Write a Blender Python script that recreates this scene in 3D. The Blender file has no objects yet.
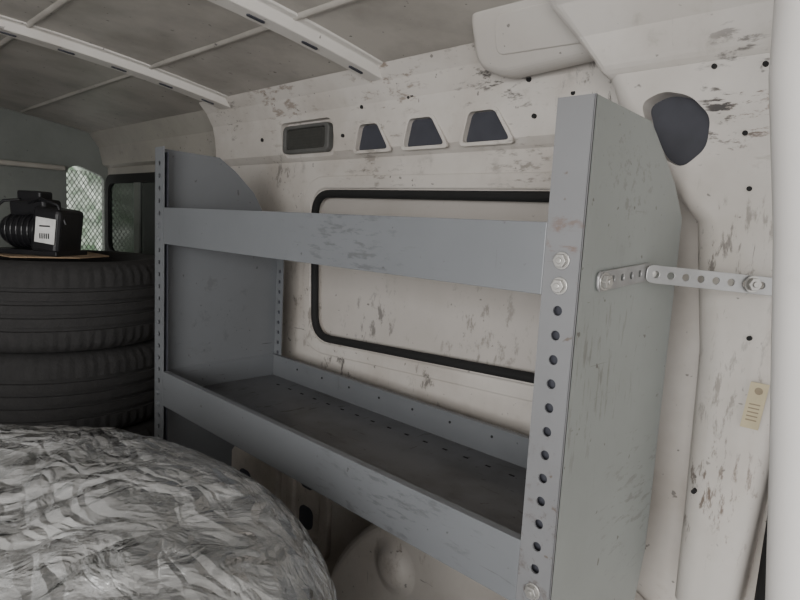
import bpy, bmesh, math, random
from mathutils import Vector, Matrix, noise
random.seed(4)
D=bpy.data; COL=bpy.context.scene.collection

# ---------------------------------------------------------------- materials
def newmat(name):
    m=D.materials.new(name); m.use_nodes=True
    nt=m.node_tree; return m,nt,nt.nodes['Principled BSDF']
def N(nt,t,**kw):
    n=nt.nodes.new(t)
    for k,v in kw.items(): setattr(n,k,v)
    return n
def coords(nt,scale=(1,1,1),rot=(0,0,0)):
    tc=N(nt,'ShaderNodeTexCoord'); mp=N(nt,'ShaderNodeMapping')
    mp.inputs['Scale'].default_value=scale; mp.inputs['Rotation'].default_value=rot
    nt.links.new(tc.outputs['Object'],mp.inputs['Vector']); return mp.outputs[0]
def noise_fac(nt,scale,lo,hi,vec=None,detail=5,rough=.6,dist=0):
    n=N(nt,'ShaderNodeTexNoise'); n.inputs['Scale'].default_value=scale
    n.inputs['Detail'].default_value=detail; n.inputs['Roughness'].default_value=rough; n.inputs['Distortion'].default_value=dist
    if vec: nt.links.new(vec,n.inputs['Vector'])
    r=N(nt,'ShaderNodeMapRange'); r.inputs[1].default_value=lo; r.inputs[2].default_value=hi
    nt.links.new(n.outputs[0],r.inputs[0]); return r.outputs[0],n.outputs[0]
def mix(nt,fac,a,b):
    m=N(nt,'ShaderNodeMix',data_type='RGBA')
    if hasattr(fac,'links'): nt.links.new(fac,m.inputs[0])
    else: m.inputs[0].default_value=fac
    for s,i in ((a,6),(b,7)):
        if hasattr(s,'links'): nt.links.new(s,m.inputs[i])
        else: m.inputs[i].default_value=(*s,1)
    return m.outputs[2]
def math_(nt,op,a,b=0.0):
    m=N(nt,'ShaderNodeMath',operation=op)
    for s,i in ((a,0),(b,1)):
        if hasattr(s,'links'): nt.links.new(s,m.inputs[i])
        else: m.inputs[i].default_value=s
    return m.outputs[0]
def mult(nt,a,b): return math_(nt,'MULTIPLY',a,b)
def paint(name,base,dirt,dark=(.03,.028,.026),dirt_amt=.6,scratch=.5,rough=.45,metal=0,bump=.12,spots=.6,sc_dirs=((3,3,40),(40,4,3)),dirt_scale=5,thr=.70,rust=0,worn=(),smudge=.4):
    m,nt,b=newmat(name); v=coords(nt)
    f,_=noise_fac(nt,dirt_scale,.42,.75,v)
    c=mix(nt,mult(nt,f,dirt_amt),base,dirt)
    fg,_=noise_fac(nt,20,.60,.74,v,detail=5,rough=.7)
    fgm,_=noise_fac(nt,3.1,.48,.62,v,detail=1)
    c=mix(nt,mult(nt,mult(nt,fg,fgm),smudge),c,tuple(x*.45 for x in dirt))
    for i,s in enumerate(sc_dirs):
        vv=coords(nt,s,(.15*i,.2,.35*i))
        fs,_=noise_fac(nt,3.0,thr,thr+.03,vv,detail=4,rough=.6,dist=.3)
        fm,_=noise_fac(nt,4+i,.52,.60,v,detail=1)
        c=mix(nt,mult(nt,mult(nt,fs,fm),scratch),c,dark)
    fp,_=noise_fac(nt,60,.70,.74,v,detail=2)
    c=mix(nt,mult(nt,fp,spots),c,dark)
    if rust:
        fr,_=noise_fac(nt,12,.63,.76,v,detail=6,rough=.75)
        c=mix(nt,mult(nt,fr,rust),c,(.14,.085,.05))
    cache={}
    for (ce,ra,ss,col,amt) in worn:
        tc=N(nt,'ShaderNodeTexCoord'); vm=N(nt,'ShaderNodeVectorMath',operation='DISTANCE')
        nt.links.new(tc.outputs['Object'],vm.inputs[0]); vm.inputs[1].default_value=ce
        r=N(nt,'ShaderNodeMapRange'); r.inputs[1].default_value=ra; r.inputs[2].default_value=ra*.2
        nt.links.new(vm.outputs['Value'],r.inputs[0])
        if ss not in cache:
            vv=coords(nt,ss,(.2,.1,.3)); cache[ss]=noise_fac(nt,26,0,1,vv,detail=5,rough=.68,dist=.2)[1]
        s=math_(nt,'ADD',cache[ss],mult(nt,r.outputs[0],.10))
        q=N(nt,'ShaderNodeMapRange'); q.inputs[1].default_value=.63; q.inputs[2].default_value=.72
        nt.links.new(s,q.inputs[0])
        c=mix(nt,mult(nt,mult(nt,q.outputs[0],r.outputs[0]),amt),c,col)
    nt.links.new(c,b.inputs['Base Color'])
    b.inputs['Roughness'].default_value=rough; b.inputs['Metallic'].default_value=metal
    _,raw=noise_fac(nt,9,0,1,v,detail=2)
    bp=N(nt,'ShaderNodeBump'); bp.inputs['Strength'].default_value=bump; bp.inputs['Distance'].default_value=.01
    nt.links.new(raw,bp.inputs['Height']); nt.links.new(bp.outputs[0],b.inputs['Normal'])
    return m
def plain(name,c,rough=.6,metal=0,bump=0,scale=80):
    m,nt,b=newmat(name); v=coords(nt)
    f,raw=noise_fac(nt,scale*.3,.3,.8,v)
    nt.links.new(mix(nt,f,c,tuple(x*.7 for x in c)),b.inputs['Base Color'])
    b.inputs['Roughness'].default_value=rough; b.inputs['Metallic'].default_value=metal
    if bump:
        _,r2=noise_fac(nt,scale,0,1,v)
        bp=N(nt,'ShaderNodeBump'); bp.inputs['Strength'].default_value=bump; bp.inputs['Distance'].default_value=.003
        nt.links.new(r2,bp.inputs['Height']); nt.links.new(bp.outputs[0],b.inputs['Normal'])
    return m
BK=(.035,.03,.028); BR=(.12,.07,.04); GR=(.17,.15,.13)
A=(1,1,3); B=(2,1,1)
M_wall=paint('dirty_white_paint',(.53,.50,.465),(.34,.30,.262),dirt_amt=.75,rust=.4,worn=[
 ((-.36,.345,1.22),.14,A,BK,.9),((-.17,.35,1.14),.13,B,BK,.9),((-.62,.33,1.245),.17,A,BR,.7),((-1.0,.33,1.24),.2,A,BR,.6),((-1.25,.33,1.22),.12,A,BK,.8),
 ((-.83,.372,.68),.08,A,BR,1),((-.80,.378,.60),.10,B,BK,.8),((-.50,.378,.63),.09,B,BK,.7),((-1.05,.375,1.05),.12,B,BK,.6),((-.45,.24,.36),.15,B,BR,.4),
 ((-.7,.378,1.06),.2,A,GR,.6),((-.3,.378,1.05),.16,A,GR,.7),((-.95,.378,.72),.2,B,GR,.7)])
C_=(4,1,1)
M_pillar=paint('pillar_white_paint',(.53,.505,.475),(.37,.335,.295),dirt_amt=.75,rust=.4,worn=[
 ((.065,.26,1.105),.08,A,BR,1),((.035,.262,1.10),.07,A,BK,1),((.03,.27,.62),.12,C_,BK,.7),((.02,.275,.93),.10,C_,BK,.7),((.05,.25,1.16),.08,A,BK,.7),((.09,.27,.62),.12,C_,BR,.6),
 ((.08,.27,.95),.12,C_,GR,.6),((.08,.27,.75),.14,C_,GR,.6)])
M_door=paint('door_white_paint',(.56,.545,.53),(.50,.475,.45),dirt_amt=.5,scratch=.1,spots=0,smudge=.1)
M_inner=paint('window_blank_panel',(.47,.44,.41),(.36,.33,.295),dirt_amt=.5,scratch=.4,smudge=.3,worn=[((-.7,.4,.72),.16,B,BK,.6),((-.4,.4,.74),.18,B,GR,.7)])
M_low=paint('grimy_lower_wall',(.46,.425,.385),(.22,.19,.165),dirt_amt=.8,dirt_scale=9,rust=.4)
M_ceil=paint('roof_skin',(.42,.395,.36),(.25,.23,.205),dirt_amt=.95,sc_dirs=((5,40,4),),dirt_scale=6,spots=.8)
M_rib=paint('roof_rib_paint',(.60,.575,.54),(.42,.38,.34),dirt_amt=.5)
M_cap=paint('roof_cap_plastic',(.49,.465,.435),(.39,.355,.32),dirt_amt=.5,scratch=.3,smudge=.3)
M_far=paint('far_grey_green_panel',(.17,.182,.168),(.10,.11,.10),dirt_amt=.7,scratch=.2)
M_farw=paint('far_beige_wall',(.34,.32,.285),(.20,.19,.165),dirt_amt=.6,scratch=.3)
M_floor=paint('van_floor',(.34,.32,.30),(.16,.14,.13),dirt_amt=.9)
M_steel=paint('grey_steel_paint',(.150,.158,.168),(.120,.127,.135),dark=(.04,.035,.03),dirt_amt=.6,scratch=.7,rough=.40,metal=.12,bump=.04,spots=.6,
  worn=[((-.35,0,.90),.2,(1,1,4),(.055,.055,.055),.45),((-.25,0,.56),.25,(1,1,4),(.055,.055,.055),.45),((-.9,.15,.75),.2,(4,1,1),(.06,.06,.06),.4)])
M_post=paint('post_steel_paint',(.165,.168,.174),(.13,.13,.134),dark=(.09,.06,.04),dirt_amt=.6,scratch=.6,rough=.40,metal=.12,bump=.04,spots=.7,
  worn=[((-.02,0,.93),.07,(1,1,2),(.12,.06,.035),.6),((-.02,0,.60),.2,(2,1,2),(.08,.06,.05),.6)])
M_shelf=paint('worn_shelf_deck',(.15,.152,.16),(.08,.077,.076),dark=(.04,.035,.03),dirt_amt=.9,scratch=.8,rough=.38,metal=.25,bump=.05,sc_dirs=((5,30,4),(30,6,4)),dirt_scale=8,thr=.62)
M_panel=paint('grey_end_panel_lit_tint',(.245,.262,.252),(.20,.213,.204),dark=(.07,.06,.05),dirt_amt=.6,scratch=.7,rough=.42,metal=.1,bump=.04,spots=.8,sc_dirs=((3,3,40),(40,4,3)),  # lighter, greener base: the tint light gives this face is put in colour
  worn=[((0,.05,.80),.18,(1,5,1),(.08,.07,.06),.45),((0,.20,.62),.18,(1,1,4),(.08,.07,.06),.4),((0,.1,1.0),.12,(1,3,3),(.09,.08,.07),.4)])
M_zinc=plain('zinc_bolt',(.46,.45,.43),.38,.7)
M_galv=plain('galvanised_strap',(.38,.38,.38),.4,.6,.1)
M_black=plain('black_rubber',(.010,.010,.010),.85,0,.1)
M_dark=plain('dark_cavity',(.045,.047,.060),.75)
M_duct=plain('grey_inner_skin',(.050,.052,.065),.7)
M_tyre=plain('tire_rubber',(.029,.028,.028),.92,0,.6,120)
M_card=plain('cardboard',(.38,.27,.17),.9,0,.2)
M_case=plain('black_plastic_case',(.015,.015,.017),.35,0,.2)
M_white=plain('white_label_paper',(.75,.75,.73),.6)
M_yel=plain('yellowed_sticker',(.52,.45,.30),.6)
M_ink=plain('label_ink',(.26,.21,.14),.6)
M_glass=plain('dark_tinted_glass',(.02,.026,.022),.1)
M_lens=plain('smoked_lamp_lens',(.055,.055,.05),.25,0,.4,150)
M_bez=plain('lamp_bezel_grey',(.10,.10,.095),.5)
M_wood=plain('pallet_wood',(.30,.21,.13),.8,0,.3)
M_mesh=plain('mesh_steel',(.35,.36,.34),.5)
M_leaf,nt,b=newmat('foliage'); v=coords(nt)
vo=N(nt,'ShaderNodeTexVoronoi'); vo.inputs['Scale'].default_value=14; nt.links.new(v,vo.inputs['Vector'])
f,_=noise_fac(nt,6,.35,.65,v)
c=mix(nt,f,(.10,.18,.09),(.85,.90,.82)); c=mix(nt,vo.outputs['Distance'],c,(.04,.08,.04))
nt.links.new(c,b.inputs['Base Color']); b.inputs['Roughness'].default_value=.7
CX,CY=-.405,-.55
M_in=plain('foam_wrapped_tire',(.50,.505,.495),.7,0,.3,20)
# clear stretch film : transparent + glossy, milky where creased
M_wrap=D.materials.new('clear_stretch_film'); M_wrap.use_nodes=True; nt=M_wrap.node_tree; nt.nodes.clear()
v=coords(nt)
out=N(nt,'ShaderNodeOutputMaterial'); tr=N(nt,'ShaderNodeBsdfTransparent'); gl=N(nt,'ShaderNodeBsdfGlossy'); df=N(nt,'ShaderNodeBsdfDiffuse')
gl.inputs['Roughness'].default_value=.07; gl.inputs['Color'].default_value=(1,1,1,1); df.inputs['Color'].default_value=(.82,.83,.83,1); tr.inputs['Color'].default_value=(.93,.94,.94,1)
_,hb=noise_fac(nt,17,0,1,v,detail=4,rough=.55,dist=.9)
dn=N(nt,'ShaderNodeTexNoise'); dn.inputs['Scale'].default_value=5; dn.inputs['Detail'].default_value=2; nt.links.new(v,dn.inputs['Vector'])
def vor(scale,sc,rot,warp,wd):
    vo=N(nt,'ShaderNodeTexVoronoi',feature='DISTANCE_TO_EDGE'); vo.inputs['Scale'].default_value=scale
    va=N(nt,'ShaderNodeVectorMath',operation='MULTIPLY_ADD'); nt.links.new(dn.outputs['Color'],va.inputs[0]); va.inputs[1].default_value=(warp,)*3; nt.links.new(coords(nt,sc,rot),va.inputs[2])
    nt.links.new(va.outputs[0],vo.inputs['Vector'])
    cr=N(nt,'ShaderNodeMapRange'); cr.inputs[1].default_value=0; cr.inputs[2].default_value=wd; cr.inputs[3].default_value=1; cr.inputs[4].default_value=0
    nt.links.new(vo.outputs['Distance'],cr.inputs[0]); return vo.outputs['Distance'],cr.outputs[0]
d1,c1=vor(13,(1,.30,.7),(0,0,.9),.22,.018)
d2,c2_=vor(30,(.30,1,.7),(0,0,.5),.16,.028)
h=math_(nt,'ADD',math_(nt,'ADD',mult(nt,d1,1.8),mult(nt,d2,1.5)),mult(nt,hb,1.5))
bp=N(nt,'ShaderNodeBump'); bp.inputs['Strength'].default_value=.9; bp.inputs['Distance'].default_value=.012
nt.links.new(h,bp.inputs['Height']); nt.links.new(bp.outputs[0],gl.inputs['Normal']); nt.links.new(bp.outputs[0],df.inputs['Normal'])
cloud,_=noise_fac(nt,5,.40,.68,v,detail=4,rough=.65)
mk,_=noise_fac(nt,7,.42,.62,v,detail=1)
cre=math_(nt,'ADD',mult(nt,c1,.18),mult(nt,c2_,.25))
mfac=math_(nt,'ADD',mult(nt,cre,mk),math_(nt,'ADD',mult(nt,cloud,.22),.20))
m1=N(nt,'ShaderNodeMixShader'); nt.links.new(mfac,m1.inputs[0]); nt.links.new(tr.outputs[0],m1.inputs[1]); nt.links.new(df.outputs[0],m1.inputs[2])
fr=N(nt,'ShaderNodeFresnel'); fr.inputs[0].default_value=1.6; nt.links.new(bp.outputs[0],fr.inputs['Normal'])
gf=N(nt,'ShaderNodeMath',operation='ADD',use_clamp=True); nt.links.new(fr.outputs[0],gf.inputs[0]); gf.inputs[1].default_value=.13
m2=N(nt,'ShaderNodeMixShader'); nt.links.new(gf.outputs[0],m2.inputs[0]); nt.links.new(m1.outputs[0],m2.inputs[1]); nt.links.new(gl.outputs[0],m2.inputs[2])
nt.links.new(m2.outputs[0],out.inputs[0])

# ---------------------------------------------------------------- helpers
def obj(name,verts,faces,mat,parent=None,smooth=False):
    me=D.meshes.new(name); me.from_pydata([tuple(v) for v in verts],[],faces); me.update()
    bm=bmesh.new(); bm.from_mesh(me); bmesh.ops.recalc_face_normals(bm,faces=bm.faces); bm.to_mesh(me); bm.free()
    o=D.objects.new(name,me); COL.objects.link(o)
    if mat: me.materials.append(mat)
    if smooth:
        for p in me.polygons: p.use_smooth=True
    if parent: o.parent=parent
    return o
def empty(name):
    e=D.objects.new(name,None); COL.objects.link(e); e.empty_display_size=.05; return e
def bevel(o,w,seg=2):
    m=o.modifiers.new('b','BEVEL'); m.width=w; m.segments=seg; m.limit_method='ANGLE'; return o
def box(name,x0,x1,y0,y1,z0,z1,mat,parent=None,bv=0,seg=2):
    vs=[(x,y,z) for x in(x0,x1) for y in(y0,y1) for z in(z0,z1)]
    fs=[(0,1,3,2),(4,6,7,5),(0,4,5,1),(2,3,7,6),(0,2,6,4),(1,5,7,3)]
    o=obj(name,vs,fs,mat,parent)
    if bv: bevel(o,bv,seg)
    return o
def prism(name,pts,axis,a,b,mat,parent=None,bv=0,seg=2):
    def P(p,t): return {'x':(t,p[0],p[1]),'y':(p[0],t,p[1]),'z':(p[0],p[1],t)}[axis]
    n=len(pts); vs=[P(p,a) for p in pts]+[P(p,b) for p in pts]
    fs=[tuple(range(n)),tuple(range(2*n-1,n-1,-1))]+[(i,(i+1)%n,n+(i+1)%n,n+i) for i in range(n)]
    o=obj(name,vs,fs,mat,parent)
    if bv: bevel(o,bv,seg)
    return o
def rrect(x0,x1,z0,z1,r,n=8):
    out=[]
    for cx,cz,a in((x1-r,z1-r,0),(x0+r,z1-r,90),(x0+r,z0+r,180),(x1-r,z0+r,270)):
        for i in range(n+1):
            t=math.radians(a+90*i/n); out.append((cx+r*math.cos(t),cz+r*math.sin(t)))
    return out
def roundpoly(pts,r,n=5):
    out=[]; m=len(pts)
    for i in range(m):
        p=Vector(pts[i]); a=Vector(pts[i-1]); c=Vector(pts[(i+1)%m])
        d1=(a-p).normalized(); d2=(c-p).normalized()
        s=p+d1*r; e=p+d2*r
        for k in range(n+1):
            t=k/n; q=(1-t)**2*s+2*t*(1-t)*p+t*t*e; out.append((q.x,q.y))
    return out
def disc_pts(cx,cz,r,n=16): return [(cx+r*math.cos(2*math.pi*i/n),cz+r*math.sin(2*math.pi*i/n)) for i in range(n)]
def cut(o,cutters):
    bm=bmesh.new()
    for c in cutters: bm.from_mesh(c.data)
    me=D.meshes.new('c'); bm.to_mesh(me); bm.free(); co=D.objects.new('c',me); COL.objects.link(co)
    m=o.modifiers.new('bool','BOOLEAN'); m.operation='DIFFERENCE'; m.object=co; m.solver='EXACT'
    dg=bpy.context.evaluated_depsgraph_get(); ev=o.evaluated_get(dg); nm=D.meshes.new_from_object(ev)
    mats=[x for x in o.data.materials]
    o.modifiers.clear(); o.data=nm
    if not nm.materials:
        for x in mats: nm.materials.append(x)
    for c in cutters+[co]: D.objects.remove(c,do_unlink=True)
    return o
def tube(name,pts,r,mat,parent=None,cyclic=False,res=6):
    cu=D.curves.new(name,'CURVE'); cu.dimensions='3D'; cu.bevel_depth=r; cu.bevel_resolution=res
    s=cu.splines.new('POLY'); s.points.add(len(pts)-1)
    for i,p in enumerate(pts): s.points[i].co=(*p,1)
    s.use_cyclic_u=cyclic
    o=D.objects.new(name,cu); COL.objects.link(o)
    dg=bpy.context.evaluated_depsgraph_get(); me=D.meshes.new_from_object(o.evaluated_get(dg)); D.objects.remove(o)
    o=D.objects.new(name,me); COL.objects.link(o); me.materials.append(mat)
    for p in me.polygons: p.use_smooth=True
    if parent:o.parent=parent
    return o
def lathe(name,prof,cx,cy,mat,seg=96,parent=None,closed=False,fn=None):
    vs=[];fs=[];n=len(prof)
    for i in range(seg):
        a=2*math.pi*i/seg
        for (r,z) in prof:
            p=Vector((cx+r*math.cos(a),cy+r*math.sin(a),z))
            vs.append(fn(p,a,r) if fn else p)
    m=n if closed else n-1
    for i in range(seg):
        j=(i+1)%seg
        for k in range(m):
            l=(k+1)%n; fs.append((i*n+k,j*n+k,j*n+l,i*n+l))
    return obj(name,vs,fs,mat,parent,True)
def hexbolt(name,c,normal,r,h,mat,parent):
    vs=[];fs=[]
    def cyl(rad,h0,h1,n):
        b=len(vs)
        for hh in(h0,h1):
            for i in range(n):
                a=2*math.pi*i/n; vs.append((rad*math.cos(a),rad*math.sin(a),hh))
        fs.append(tuple(b+n+i for i in range(n))); fs.append(tuple(b+i for i in range(n)))
        for i in range(n): fs.append((b+i,b+(i+1)%n,b+n+(i+1)%n,b+n+i))
    cyl(r*1.25,0,h*.2,20); cyl(r,h*.2,h,6); cyl(r*.45,h,h*1.25,12)
    q=Vector(normal).to_track_quat('Z','Y').to_matrix(); vs=[Vector(c)+q@Vector(v) for v in vs]
    o=obj(name,vs,fs,mat,parent); bevel(o,.0006); return o

# ---------------------------------------------------------------- room shell
def zc(y): return 1.335-.085*((y+.5)/.87)**2
box('floor',-2.45,1.2,-1.35,.45,-.04,0,M_floor)
vs=[];fs=[];nx,ny=200,60
for i in range(nx+1):
    x=-2.42+i*(3.4)/nx
    for j in range(ny+1):
        y=-1.35+j*(1.78)/ny; z=zc(y)
        z+=.0025*noise.noise(Vector((x*3,y*3,0)))
        vs.append((x,y,z))
for i in range(nx):
    for j in range(ny):
        a=i*(ny+1)+j; fs.append((a,a+1,a+ny+2,a+ny+1))
ceil=obj('ceiling',vs,fs,M_ceil,None,True)
sm=ceil.modifiers.new('s','SOLIDIFY'); sm.thickness=.01; sm.offset=1
def rib(x0,x1,depth,name,mat=M_rib,slots=True,y0=-1.3,y1=.40):
    n=40; vs=[];fs=[]
    prof=[(x0-.018,0),(x0-.016,-.004),(x0,-.004),(x0+.006,-depth),(x1-.006,-depth),(x1,-.004),(x1+.016,-.004),(x1+.018,0)]
    k=len(prof)
    for i in range(n+1):
        y=y0+(y1-y0)*i/n
        for (x,dz) in prof: vs.append((x,y,zc(y)+dz+.001))
    for i in range(n):
        for j in range(k-1): a=i*k+j; fs.append((a,a+1,a+k+1,a+k))
    o=obj(name,vs,fs,mat,None); bevel(o,.002)
    if slots:
        for t in range(12):
            y=-.9+t*.115
            if y>.3: break
            xc=(x0+x1)/2; pts=rrect(xc-.004,xc+.004,y,y+.035,.0035,4)
            s=prism(name+'_slot_%d'%t,pts,'z',0,.0014,M_dark,o)
            for v in s.data.vertices: v.co.z=zc(v.co.y)-depth+(-.0012 if v.co.z<.0005 else .002)
    return o
rib(-1.285,-1.225,.022,'trim_1')
rib(-.68,-.63,.022,'trim_2')
rib(-.10,-.045,.022,'trim_3')
for k,(y,w) in enumerate(((.10,.008),(-.16,.008),(-.42,.008))):
    vs=[];fs=[]
    n=60
    for i in range(n+1):
        x=-2.35+3.2*i/n
        for dy,dz in((-w,.0),(-w*.4,-.005),(w*.4,-.005),(w,0)): vs.append((x,y+dy,zc(y+dy)+dz+.0005))
    for i in range(n):
        for j in range(3): a=i*4+j; fs.append((a,a+1,a+5,a+4))
    obj('trim_%d'%(5+k),vs,fs,M_ceil,None,True)

# side wall with window aperture
WY=.378
wall=box('wall_side',-1.37,.75,WY,WY+.02,0,1.27,M_wall)
def winpoly(g,r=.06):
    return roundpoly([(-.915-g,1.012+g),(-.895-g,.655-g),(-.19+g,.690-g),(-.19+g,1.006+g)],r,8)
cut(wall,[prism('k',winpoly(0),'y',WY-.05,WY+.05,None)])
win=empty('window_1')
seal=tube('rubber_seal',[(x,WY-.001,z) for x,z in winpoly(0)],.0095,M_black,win,True)
prism('blank_panel',winpoly(.02),'y',WY+.02,WY+.026,M_inner,win)
ring=prism('window_surround_press',winpoly(.042,.085),'y',WY-.006,WY+.001,M_wall,wall)
cut(ring,[prism('k',winpoly(.012,.065),'y',WY-.05,WY+.05,None)]); bevel(ring,.004)
# header (cant rail) with trapezoid apertures
hx0,hx1=-1.37,.0
hp=[(.385,1.085),(.372,1.095),(.360,1.108),(.352,1.17),(.345,1.20),(.325,1.235),(.30,1.262),(.385,1.275)]
hdr=prism('trim_8',hp,'x',hx0,hx1,M_wall,None)
cutters=[]
tz0,tz1=1.104,1.159
TR=((-.745,-.640),(-.595,-.485),(-.442,-.335))
for x0,x1 in TR:
    pts=roundpoly([(x0,tz0),(x1,tz0),(x1-.038,tz1),(x0+.012,tz1)],.010)
    cutters.append(prism('k',pts,'y',.30,.3705,None))
cutters.append(prism('k',rrect(-1.035,-.825,1.100,1.184,.02),'y',.30,.368,None))
cut(hdr,cutters); bevel(hdr,.004,2)
for x0,x1 in TR:
    pts=roundpoly([(x0-.001,tz0-.001),(x1+.001,tz0-.001),(x1-.037,tz1+.001),(x0+.011,tz1+.001)],.010)
    prism('aperture_back',pts,'y',.3645,.3700,M_dark,hdr)
    fr=prism('aperture_flange',roundpoly([(x0-.008,tz0-.007),(x1+.012,tz0-.007),(x1-.034,tz1+.007),(x0+.006,tz1+.007)],.014),'y',.3515,.358,M_wall,hdr)
    cut(fr,[prism('k',roundpoly([(x0,tz0),(x1,tz0),(x1-.038,tz1),(x0+.012,tz1)],.010),'y',.30,.40,None)]); bevel(fr,.003)
for k,(x,z,r) in enumerate(((-.72,1.195,.004),(-.57,1.205,.005),(-.58,1.2,.003),(-.30,1.20,.005),(-.29,1.14,.004),(-.79,1.14,.004),(-1.12,1.15,.005),(-.22,1.17,.004),(-1.20,1.18,.004))):
    y=.3435 if z>1.18 else .3515
    prism('drain_hole_%d'%k,disc_pts(x,z,r),'y',y,y+.006,M_black,hdr)
# dome lamp
lamp=empty('interior_lamp')
fr=prism('lamp_bezel',rrect(-1.022,-.838,1.108,1.176,.015),'y',.350,.367,M_bez,lamp)
cut(fr,[prism('k',rrect(-1.010,-.852,1.118,1.167,.008),'y',.33,.40,None)]); bevel(fr,.003)
prism('lamp_lens',rrect(-1.011,-.851,1.117,1.168,.008),'y',.356,.3665,M_lens,lamp,.003)
for i in range(6): box('lens_rib_%d'%i,-.995,-.867,.3548,.3565,1.124+i*.007,1.126+i*.007,M_lens,lamp)
# roof cap moulding near the header
cap=empty('roof_rail_cover')
c=prism('cap_shell',roundpoly([(-.365,1.215),(-.34,1.285),(-.14,1.285),(-.085,1.245),(-.11,1.205),(-.32,1.195)],.022),'y',.30,.335,M_cap,cap,.014,5)
for v in c.data.vertices: v.co.y-= (v.co.z-1.19)*.9
c2=prism('cap_inner_press',roundpoly([(-.315,1.222),(-.295,1.268),(-.175,1.268),(-.135,1.245),(-.155,1.218)],.015),'y',.2965,.302,M_cap,cap,.004,3)
for v in c2.data.vertices: v.co.y-= (v.co.z-1.19)*.9
prism('cap_hole',disc_pts(-.14,1.212,.004),'y',.279,.29,M_black,cap)

# far side wall and bulkhead
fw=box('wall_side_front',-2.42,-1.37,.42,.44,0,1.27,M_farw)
box('trim_9',-1.39,-1.36,.365,.44,0,1.27,M_wall,None,.006)
prism('trim_10',[(.44,1.11),(.40,1.13),(.385,1.20),(.34,1.262),(.44,1.275)],'x',-2.4,-1.39,M_farw)
w2=empty('window_2')
prism('glass',rrect(-2.38,-1.60,.76,1.07,.04),'y',.414,.419,M_glass,w2)
f2=prism('frame',rrect(-2.39,-1.58,.74,1.09,.05),'y',.405,.4195,M_black,w2)
cut(f2,[prism('k',rrect(-2.36,-1.62,.775,1.055,.04),'y',.39,.43,None)])
box('frame_mullion',-2.10,-2.05,.408,.418,.76,1.07,M_far,w2)
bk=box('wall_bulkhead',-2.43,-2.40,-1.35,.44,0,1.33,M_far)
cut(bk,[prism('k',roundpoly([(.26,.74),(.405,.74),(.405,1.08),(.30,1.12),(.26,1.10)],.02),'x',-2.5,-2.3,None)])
box('trim_11',-2.40,-2.37,-1.30,.25,1.09,1.11,M_farw,None,.006)
mesh_=empty('bulkhead_mesh_grille')
vs=[];fs=[]
for s in(1,-1):
    for k in range(-14,30):
        y0=.25; z0=.70+k*.028
        a=(y0,z0); b_=(y0+.165,z0+s*.165*1.6); dn_=.003
        i=len(vs)
        vs+=[(-2.415,a[0],a[1]-dn_),(-2.415,a[0],a[1]+dn_),(-2.415,b_[0],b_[1]+dn_),(-2.415,b_[0],b_[1]-dn_)]
        fs.append((i,i+1,i+2,i+3))
o=obj('lattice',vs,fs,M_mesh,mesh_)
bm=bmesh.new(); bm.from_mesh(o.data)
for co,no in(((0,0,.745),(0,0,-1)),((0,0,1.10),(0,0,1))):
    g=bm.verts[:]+bm.edges[:]+bm.faces[:]; bmesh.ops.bisect_plane(bm,geom=g,plane_co=co,plane_no=no,clear_outer=True)
bm.to_mesh(o.data); bm.free()
hv=[];hf=[];n=40
for i in range(n+1):
    for j in range(n+1):
        y=-1.0+3.0*i/n; z=-.3+2.6*j/n; hv.append((-4.2+.25*noise.noise(Vector((y*4,z*4,1))),y,z))
for i in range(n):
    for j in range(n): a=i*(n+1)+j; hf.append((a,a+1,a+n+2,a+n+1))
obj('hedge',hv,hf,M_leaf,None,True)
box('wall_opposite_light_block',-2.43,-.75,-1.37,-1.35,0,1.28,M_farw)  # unseen wall stretch, closed here to darken the far left of the van

# ---------------------------------------------------------------- lower wall + wheel arch
lw=empty('lower_wall_pressings')
for k,(x0,x1,z0,z1) in enumerate(((-1.33,-1.02,.05,.52),(-.98,-.80,.08,.50),(-.76,-.66,.32,.54))):
    p=prism('press_%d'%k,rrect(x0,x1,z0,z1,.04),'y',WY-.016,WY+.002,M_low,lw)
    cut(p,[prism('k',rrect(x0+.035,x1-.035,z0+.05,z1-.05,.01),'y',WY-.05,WY+.05,None)]); bevel(p,.005)
    prism('press_back_%d'%k,rrect(x0+.03,x1-.03,z0+.045,z1-.045,.03),'y',WY-.003,WY-.001,M_low,lw)
for k,(x,z,rx,rz) in enumerate(((-1.12,.30,.05,.03),(-.90,.30,.03,.05),(-.90,.17,.028,.03),(-1.2,.15,.03,.05))):
    prism('cavity_%d'%k,rrect(x-rx,x+rx,z-rz,z+rz,.02),'y',WY-.006,WY-.002,M_dark,lw)
ac=(-.25,0.0); AR=.445
pts=[(ac[0]+AR*math.cos(math.radians(t)),ac[1]+AR*math.sin(math.radians(t))) for t in range(0,181,5)]
arch=prism('wheel_arch',pts,'y',.25,WY,M_wall,None,.02,4)
bossp=[(0.0,.0),(.012,0.0),(.026,-.003),(.036,-.010),(.044,-.018),(.058,-.020)]
vs=[];fs=[];n=24
for i in range(n):
    a=2*math.pi*i/n
    for r,h_ in bossp: vs.append((-.46+r*math.cos(a),.23-h_,.285+r*math.sin(a)))
k=len(bossp)
for i in range(n):
    j=(i+1)%n
    for q in range(k-1): fs.append((i*k+q,j*k+q,j*k+q+1,i*k+q+1))
obj('arch_boss',vs,fs,M_wall,arch,True)

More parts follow.
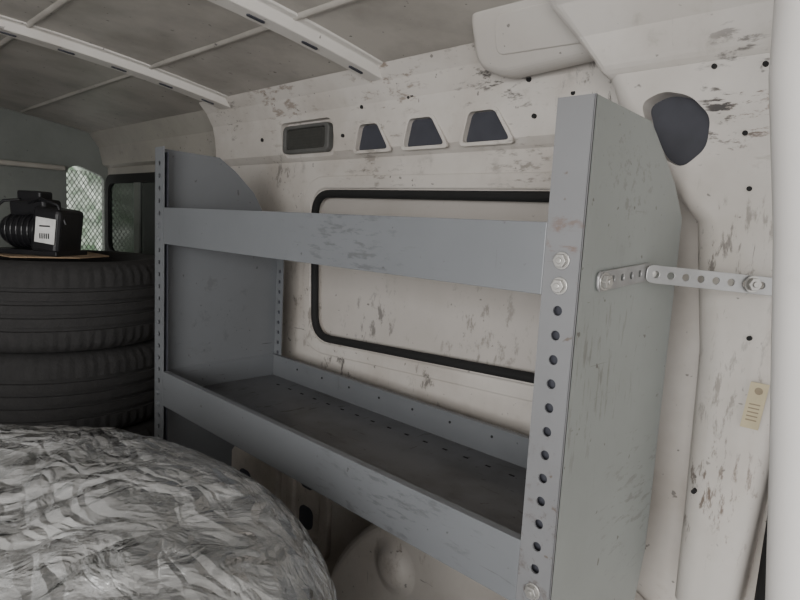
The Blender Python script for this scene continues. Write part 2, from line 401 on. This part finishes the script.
# ---------------------------------------------------------------- pillar on the right
def loft(name,secs,mat,parent=None,n=8):
    vs=[];fs=[]
    for z,x0,x1,yf,r in secs:
        ring=rrect(x0,x1,yf,WY-.0005,r,n); k=len(ring)
        vs+=[(a,b,z) for a,b in ring]
    for i in range(len(secs)-1):
        for j in range(k): fs.append((i*k+j,i*k+(j+1)%k,(i+1)*k+(j+1)%k,(i+1)*k+j))
    fs.append(tuple(range(k))); fs.append(tuple(len(vs)-k+j for j in range(k)))
    return obj(name,vs,fs,mat,parent,True)
pil=loft('trim_pillar',[(.46,.035,.108,.268,.03),(.6,.032,.118,.270,.035),(.8,.025,.134,.275,.04),(.97,.005,.14,.275,.035),(1.03,-.045,.145,.270,.03),(1.08,-.085,.15,.264,.03),(1.13,-.11,.17,.258,.03),(1.165,-.12,.19,.255,.02)],M_pillar)
hol=[(-.068,1.122),(-.040,1.134),(-.006,1.125),(.020,1.098),(.018,1.060),(-.010,1.036),(-.036,1.050),(-.056,1.085)]
cut(pil,[prism('k',roundpoly(hol,.012),'y',.15,.290,None)])
for p in pil.data.polygons: p.use_smooth=True
pil.data.set_sharp_from_angle(angle=math.radians(35))
prism('recess_back',roundpoly(hol,.012),'y',.2885,.2898,M_duct,pil)
for k,(x,z,yy) in enumerate(((.02,1.155,.252),(.075,1.15,.252),(.06,1.075,.262),(.09,.83,.271),(.05,.62,.267),(.07,1.01,.270))):
    prism('pillar_hole_%d'%k,disc_pts(x,z,.003),'y',yy,yy+.012,M_black,pil)
prof_=[(.377,1.150),(.262,1.158),(.250,1.164),(.243,1.178),(.225,1.21),(.19,1.245),(.14,1.275),(.10,1.31),(.377,1.31)]
rc=prism('trim_12',prof_,'x',-.17,.55,M_pillar,None,.01,3)
for v in rc.data.vertices:
    if v.co.x<0: v.co.x=-.17+max(0,(1.24-v.co.z))*.6
tube('door_weather_strip',[(.148,.315,.46),(.150,.315,.6),(.156,.315,.8),(.162,.315,.95),(.17,.315,1.1)],.024,M_black)
lab=empty('warning_label')
def labpts(a,b,c,d): return [(x+.10*(z-.735)+.006,z+.022) for x,z in ((a,c),(b,c),(b,d),(a,d))]
prism('paper',labpts(.090,.110,.698,.756),'y',.2705,.2715,M_yel,lab)
for i in range(5): prism('text_%d'%i,labpts(.094,.106,.708+i*.005,.7095+i*.005),'y',.270,.2707,M_ink,lab)
prism('symbol',disc_pts(.1078,.768,.0045,16),'y',.270,.2707,M_ink,lab)
# open door edge close to the viewer
vs=[];fs=[];secs=[(0,.252),(.3,.232),(.6,.211),(.8,.193),(.95,.178),(1.05,.164),(1.15,.159),(1.25,.161),(1.32,.164)]
for z,x0 in secs:
    ring=rrect(x0,x0+.14,-.12,.10,.035,8); k=len(ring); vs+=[(a,b,z) for a,b in ring]
for i in range(len(secs)-1):
    for j in range(k): fs.append((i*k+j,i*k+(j+1)%k,(i+1)*k+(j+1)%k,(i+1)*k+j))
fs.append(tuple(range(k))); fs.append(tuple(len(vs)-k+j for j in range(k)))
obj('door_1',vs,fs,M_door,None,True)

# ---------------------------------------------------------------- shelving unit
SH=empty('metal_shelving_unit')
L=.966; W=.0405; T=.0022; HT=1.077; P=.0254
prof=[(0,0),(0,HT),(.145,HT-.004),(.185,HT-.030),(.235,HT-.075),(.28,HT-.15),(.305,HT-.235),(.308,.60),(.300,.52),(.25,.44),(.19,.38),(.19,0)]
def endpanel(x0,x1,name,mat,pf=prof): return prism(name,pf,'x',x0,x1,mat,SH,.0008)
endpanel(-T,0,'end_panel_near',M_panel,[(0,0),(0,HT),(.135,HT-.004),(.175,HT-.03),(.225,HT-.065),(.262,HT-.105),(.263,.60),(.262,.52),(.245,.46),(.19,.38),(.19,0)])
endpanel(-L,-L+T,'end_panel_far',M_steel)
def post(name,x0,x1,hx,mat,z0=.02,z1=HT,y=0,zs=None,hmax=None):
    o=box(name,x0,x1,y,y+T,z0 if zs else 0,z1,mat,SH)
    cs=[]
    z=.9172-33*P
    while z<(hmax or (z1-.03)):
        if z>z0+.01: cs.append(prism('k',disc_pts(hx,z,.0052,14),'y',y-.02,y+.02,None))
        z+=P
    cut(o,cs); return o
post('post_flange_near',-W,0,-.0207,M_post,hmax=.925)
box('hole_shade_strip_near',-W+.003,-T,.010,.012,.01,HT-.01,M_dark,SH)  # dark strip added behind the flange so its holes look shaded
post('post_flange_far',-L,-L+W,-L+.0207,M_steel)
box('hole_shade_strip_far',-L+T,-L+W-.003,.010,.012,.01,HT-.01,M_dark,SH)  # same added dark strip, painted shade for the far post holes
post('rear_flange_far',-L,-L+.030,-L+.016,M_steel,.50,.85,.304,True)
box('rear_shade_strip_far',-L+T,-L+.028,.3065,.3075,.50,.85,M_dark,SH)  # added dark backing, painted shade inside the rear flange holes
def shelf(ztop,tag,lip=.0745,dk=M_shelf):
    x0,x1=-L+T+.0005,-T-.0005
    xf0,xf1=-L+W+.0005,-W-.0005
    pr=[(0,ztop-lip),(0,ztop),(.012,ztop),(.012,ztop-.0022),(.0022,ztop-.0022),(.0022,ztop-lip+.0022),(.02,ztop-lip+.0022),(.02,ztop-lip)]
    prism('front_lip_'+tag,pr,'x',xf0,xf1,M_steel,SH,.0008)
    zs=ztop-.058
    box('deck_'+tag,x0,x1-.02,.013,.302,zs-.002,zs,dk,SH)
    for k in range(18):
        x=-.88+k*.047; box('deck_slot_%s_%d'%(tag,k),x,x+.010,.255,.259,zs+.0001,zs+.0006,M_black,SH)
    box('back_lip_'+tag,x0,x1-.04,.3005,.303,zs-.002,ztop-.004,M_steel,SH,.0006)
    box('back_return_'+tag,x0,x1-.04,.292,.303,ztop-.005,ztop-.003,M_steel,SH)
    for s,xx,ye in(('a',x0,.300),('b',x1-.002,.255)):
        box('side_lip_%s_%s'%(s,tag),xx,xx+.002,.013,ye,zs,ztop-.006,M_steel,SH)
    for k in range(9):
        x=-.86+k*.095; prism('lip_hole_%s_%d'%(tag,k),disc_pts(x,zs+.034,.0025,10),'y',.2995,.3006,M_black,SH)
shelf(.955,'upper'); shelf(.611,'lower')
for k,z in enumerate((.9172,.8918,.9172-14*P,.9172-15*P)):
    hexbolt('bolt_near_%d'%k,(-.0207,-.0003,z),(0,-1,0),.0072,.006,M_zinc,SH)
for k,z in enumerate((.9172,.8918,.9172-14*P,.9172-15*P)):
    hexbolt('bolt_far_%d'%k,(-L+.0207,-.0003,z),(0,-1,0),.0060,.005,M_steel,SH)

ST=empty('perforated_strap_bracket')
def strap(name,p0,p1,w,t,nh,hr):
    p0=Vector(p0);p1=Vector(p1); Ln=(p1-p0).length
    o=prism(name,rrect(0,Ln,-w/2,w/2,w*.35,5),'y',0,t,M_galv,ST)
    cs=[prism('k',disc_pts(w*.5+(Ln-w)*i/(nh-1),0,hr,14),'y',-.01,.01,None) for i in range(nh)]
    cut(o,cs); bevel(o,.0005)
    d=(p1-p0).normalized(); z=Vector((0,0,1)); z=(z-d*z.dot(d)).normalized(); y=z.cross(d)
    m=Matrix((d,y,z)).transposed().to_4x4(); m.translation=p0
    o.data.transform(m); return o
strap('strap_on_panel',(.004,.034,.897),(.004,.170,.906),.021,.0025,6,.0042)
strap('strap_to_pillar',(.006,.150,.904),(.124,.256,.896),.021,.0025,9,.0042)
hexbolt('bolt_a',(.0045,.046,.8975),(1,-.1,0),.0078,.006,M_zinc,ST)
hexbolt('bolt_b',(.0065,.160,.905),(1,-.7,0),.006,.005,M_zinc,ST)
hexbolt('bolt_c',(.096,.229,.8985),(.75,-.65,0),.008,.006,M_zinc,ST)

# ---------------------------------------------------------------- tyres
def tyre(z0,cx,cy,R=.31,H=.23):
    zc_=z0+H/2; h=H/2
    half=[(.195,-.55*h),(.200,-.80*h),(.225,-.97*h),(.262,-1.0*h),(.290,-.93*h),(.303,-.82*h),(R,-.72*h)]
    tr=[]
    for g in(-.42,-.14,.14,.42):
        tr+=[(R,(g-.05)*h),(R-.007,(g-.035)*h),(R-.007,(g+.035)*h),(R,(g+.05)*h)]
    top=[(r,-z) for r,z in reversed(half)]
    inner=[(.215,.45*h),(.27,.2*h),(.27,-.2*h),(.215,-.45*h)]
    pr=[(r,zc_+z) for r,z in half+tr+top+inner]
    def fn(p,a,r):
        if r>.300 and abs(abs(p.z-zc_)-.77*h)<.08*h and int(a*180/math.pi/2.5)%2:
            p=Vector((cx+(p.x-cx)*.985,cy+(p.y-cy)*.985,p.z))
        return p
    o=lathe('tire',pr,cx,cy,M_tyre,288,None,True,fn)
    o.data.set_sharp_from_angle(angle=math.radians(40))
    return o
TX,TY=-1.60,0.0
pal=empty('wooden_pallet')
for k in range(5): box('slat_%d'%k,TX-.3,TX+.3,TY-.3+k*.125,TY-.3+k*.125+.09,.10,.12,M_wood,pal)
for k in range(3): box('runner_%d'%k,TX-.3+k*.25,TX-.3+k*.25+.09,TY-.3,TY+.29,.0,.10,M_wood,pal)
tyre(.12,TX+.01,TY); tyre(.35,TX-.01,TY+.012); tyre(.58,TX,TY)
cb=prism('cardboard_sheet',[(-1.70,-.18),(-1.47,-.15),(-1.43,.0),(-1.50,.10),(-1.70,.10)],'z',.811,.814,M_card)
cs_=empty('black_electric_motor')
def rbox(name,c,s,rotz,mat,parent,bv,tilt=0):
    o=box(name,-s[0]/2,s[0]/2,-s[1]/2,s[1]/2,-s[2]/2,s[2]/2,mat,parent,bv,3)
    o.data.transform(Matrix.Translation(c)@Matrix.Rotation(rotz,4,'Z')@Matrix.Rotation(tilt,4,'Y')); return o
rz=math.radians(38); cc=Vector((-1.56,-.05,-.001))
def loc(a,b,z): return cc+Vector((a*math.cos(rz)-b*math.sin(rz),a*math.sin(rz)+b*math.cos(rz),z))
rbox('base_plate',loc(-.01,0,.822),(.19,.13,.014),rz,M_case,cs_,.003)
def cylx(name,a0,a1,b,z,r,mat,n=28):
    vs=[];fs=[]
    for a in(a0,a1):
        for i in range(n):
            t=2*math.pi*i/n; vs.append(loc(a,b+r*math.cos(t),z+r*math.sin(t)))
    fs=[tuple(range(n)),tuple(range(2*n-1,n-1,-1))]+[(i,(i+1)%n,n+(i+1)%n,n+i) for i in range(n)]
    o=obj(name,vs,fs,mat,cs_); bevel(o,.003); return o
cylx('motor_body',-.085,.02,0,.878,.046,M_case)
for i in range(6): cylx('fin_%d'%i,-.078+i*.016,-.072+i*.016,0,.878,.050,M_case)
cylx('end_bell',-.100,-.085,0,.878,.038,M_case)
rbox('gear_housing',loc(.05,-.01,.882),(.080,.105,.120),rz,M_case,cs_,.012,math.radians(6))
rbox('terminal_box',loc(-.02,.0,.940),(.105,.07,.040),rz,M_case,cs_,.008,math.radians(-5))
rbox('top_cover',loc(-.03,.01,.970),(.07,.05,.030),rz,M_case,cs_,.005)
rbox('label',loc(.055,-.066,.882),(.056,.002,.066),rz,M_white,cs_,.0005,math.radians(6))
for i in range(5): rbox('barcode_%d'%i,loc(.041+i*.006,-.0675,.868),(.003,.0008,.014),rz,M_case,cs_,0)
rbox('label_line',loc(.055,-.0675,.894),(.03,.0008,.004),rz,M_case,cs_,0)
tube('cord',[loc(-.05,-.02,.96),loc(-.09,-.03,.955),loc(-.14,-.04,.91),loc(-.17,-.03,.87),loc(-.16,-.06,.822),loc(-.11,-.09,.820)],.004,M_case,cs_)
tube('cord_2',[loc(-.02,-.03,.95),loc(.03,-.05,.965),loc(.08,-.05,.95),loc(.095,-.04,.90)],.004,M_case,cs_)

# ---------------------------------------------------------------- plastic-wrapped tyre bundle
KR,KZ=1.32,1.045
WR=empty('plastic_wrapped_tire')
pr=[(.001,.575),(.05,.576),(.09,.580),(.13,.588),(.17,.598),(.21,.604),(.25,.602),(.28,.594),(.305,.580),(.325,.560),(.342,.535),(.355,.50),(.362,.46),(.360,.42),(.350,.385),(.352,.35),(.362,.30),(.366,.24),(.364,.18),(.352,.12),(.33,.06),(.30,.02),(.26,.004),(.001,.003)]
pr=[(r*KR,z*KZ) for r,z in pr]
pp=[]
for i in range(len(pr)-1):
    for t in range(6):
        s=t/6; pp.append((pr[i][0]*(1-s)+pr[i+1][0]*s,pr[i][1]*(1-s)+pr[i+1][1]*s))
pp.append(pr[-1])
for k,zz in enumerate((.145,.44)):
    h2=.145
    tp=[(.24,-.6*h2),(.27,-.9*h2),(.34,-h2),(.40,-.93*h2),(.445,-.72*h2),(.455,-.4*h2),(.457,0),(.455,.4*h2),(.445,.72*h2),(.40,.93*h2),(.34,h2),(.27,.9*h2),(.24,.6*h2)]
    lathe('inner_ring_%d'%k,[(r,zz+z+.003) for r,z in tp],CX,CY,M_in,128,WR,True)
prism('inner_cover',disc_pts(CX,CY,.28,48),'z',.555,.562,M_in,WR)
def crumple(p,a,r):
    q=p-Vector((CX,CY,.3))
    if p.z<.02: return p
    d=.009*noise.noise(Vector((math.cos(a)*3,math.sin(a)*3,r*5-p.z*3)))
    w1=noise.noise(Vector((p.y*5,p.z*5,p.x*5)))*.12; w2=noise.noise(Vector((p.x*5+9,p.y*5,p.z*5)))*.12
    P1=Vector(((p.x+w1)*9*.8+(p.y+w2)*3,(p.y+w2)*5-(p.x+w1)*3,p.z*7))
    f=noise.voronoi(P1)[0]; d+=.010*(f[1]-f[0])*-1
    P2=Vector(((p.x-w1)*16-(p.y+w2)*8,(p.y+w2)*20+(p.x)*8,p.z*17))
    f=noise.voronoi(P2)[0]; d+=.006*(f[1]-f[0])*-1
    nrm=Vector((q.x,q.y,0)).normalized()*min(1,(r/.47)**3)+Vector((0,0,1))*max(0,min(1,(p.z-.35)/.2))
    nrm.normalize()
    return p+nrm*(d+.010)
wr=lathe('stretch_film',pp,CX,CY,M_wrap,560,WR,False,crumple)

# ---------------------------------------------------------------- light
w=D.worlds.new('World'); bpy.context.scene.world=w; w.use_nodes=True; nt=w.node_tree
bg=nt.nodes['Background']; bg.inputs[0].default_value=(1.0,.99,.98,1); bg.inputs[1].default_value=1.95
def area(name,loc_,target,sx,sy,e,col=(1,1,1)):
    l=D.lights.new(name,'AREA'); l.shape='RECTANGLE'; l.size=sx; l.size_y=sy; l.energy=e; l.color=col
    o=D.objects.new(name,l); COL.objects.link(o); o.location=loc_
    o.rotation_euler=(Vector(target)-Vector(loc_)).to_track_quat('-Z','Y').to_euler()
area('daylight_through_open_door',(.60,-1.7,1.20),(-.4,.3,.8),1.3,1.0,54,(1,.985,.965))

cam=D.cameras.new('camera'); co=D.objects.new('camera',cam); COL.objects.link(co)
co.location=(0.27425,-0.53772,0.94262); co.rotation_euler=(1.44651,-0.0539,0.77156)
cam.sensor_width=36; cam.lens=590.6*36/800; cam.clip_start=.01
bpy.context.scene.camera=co
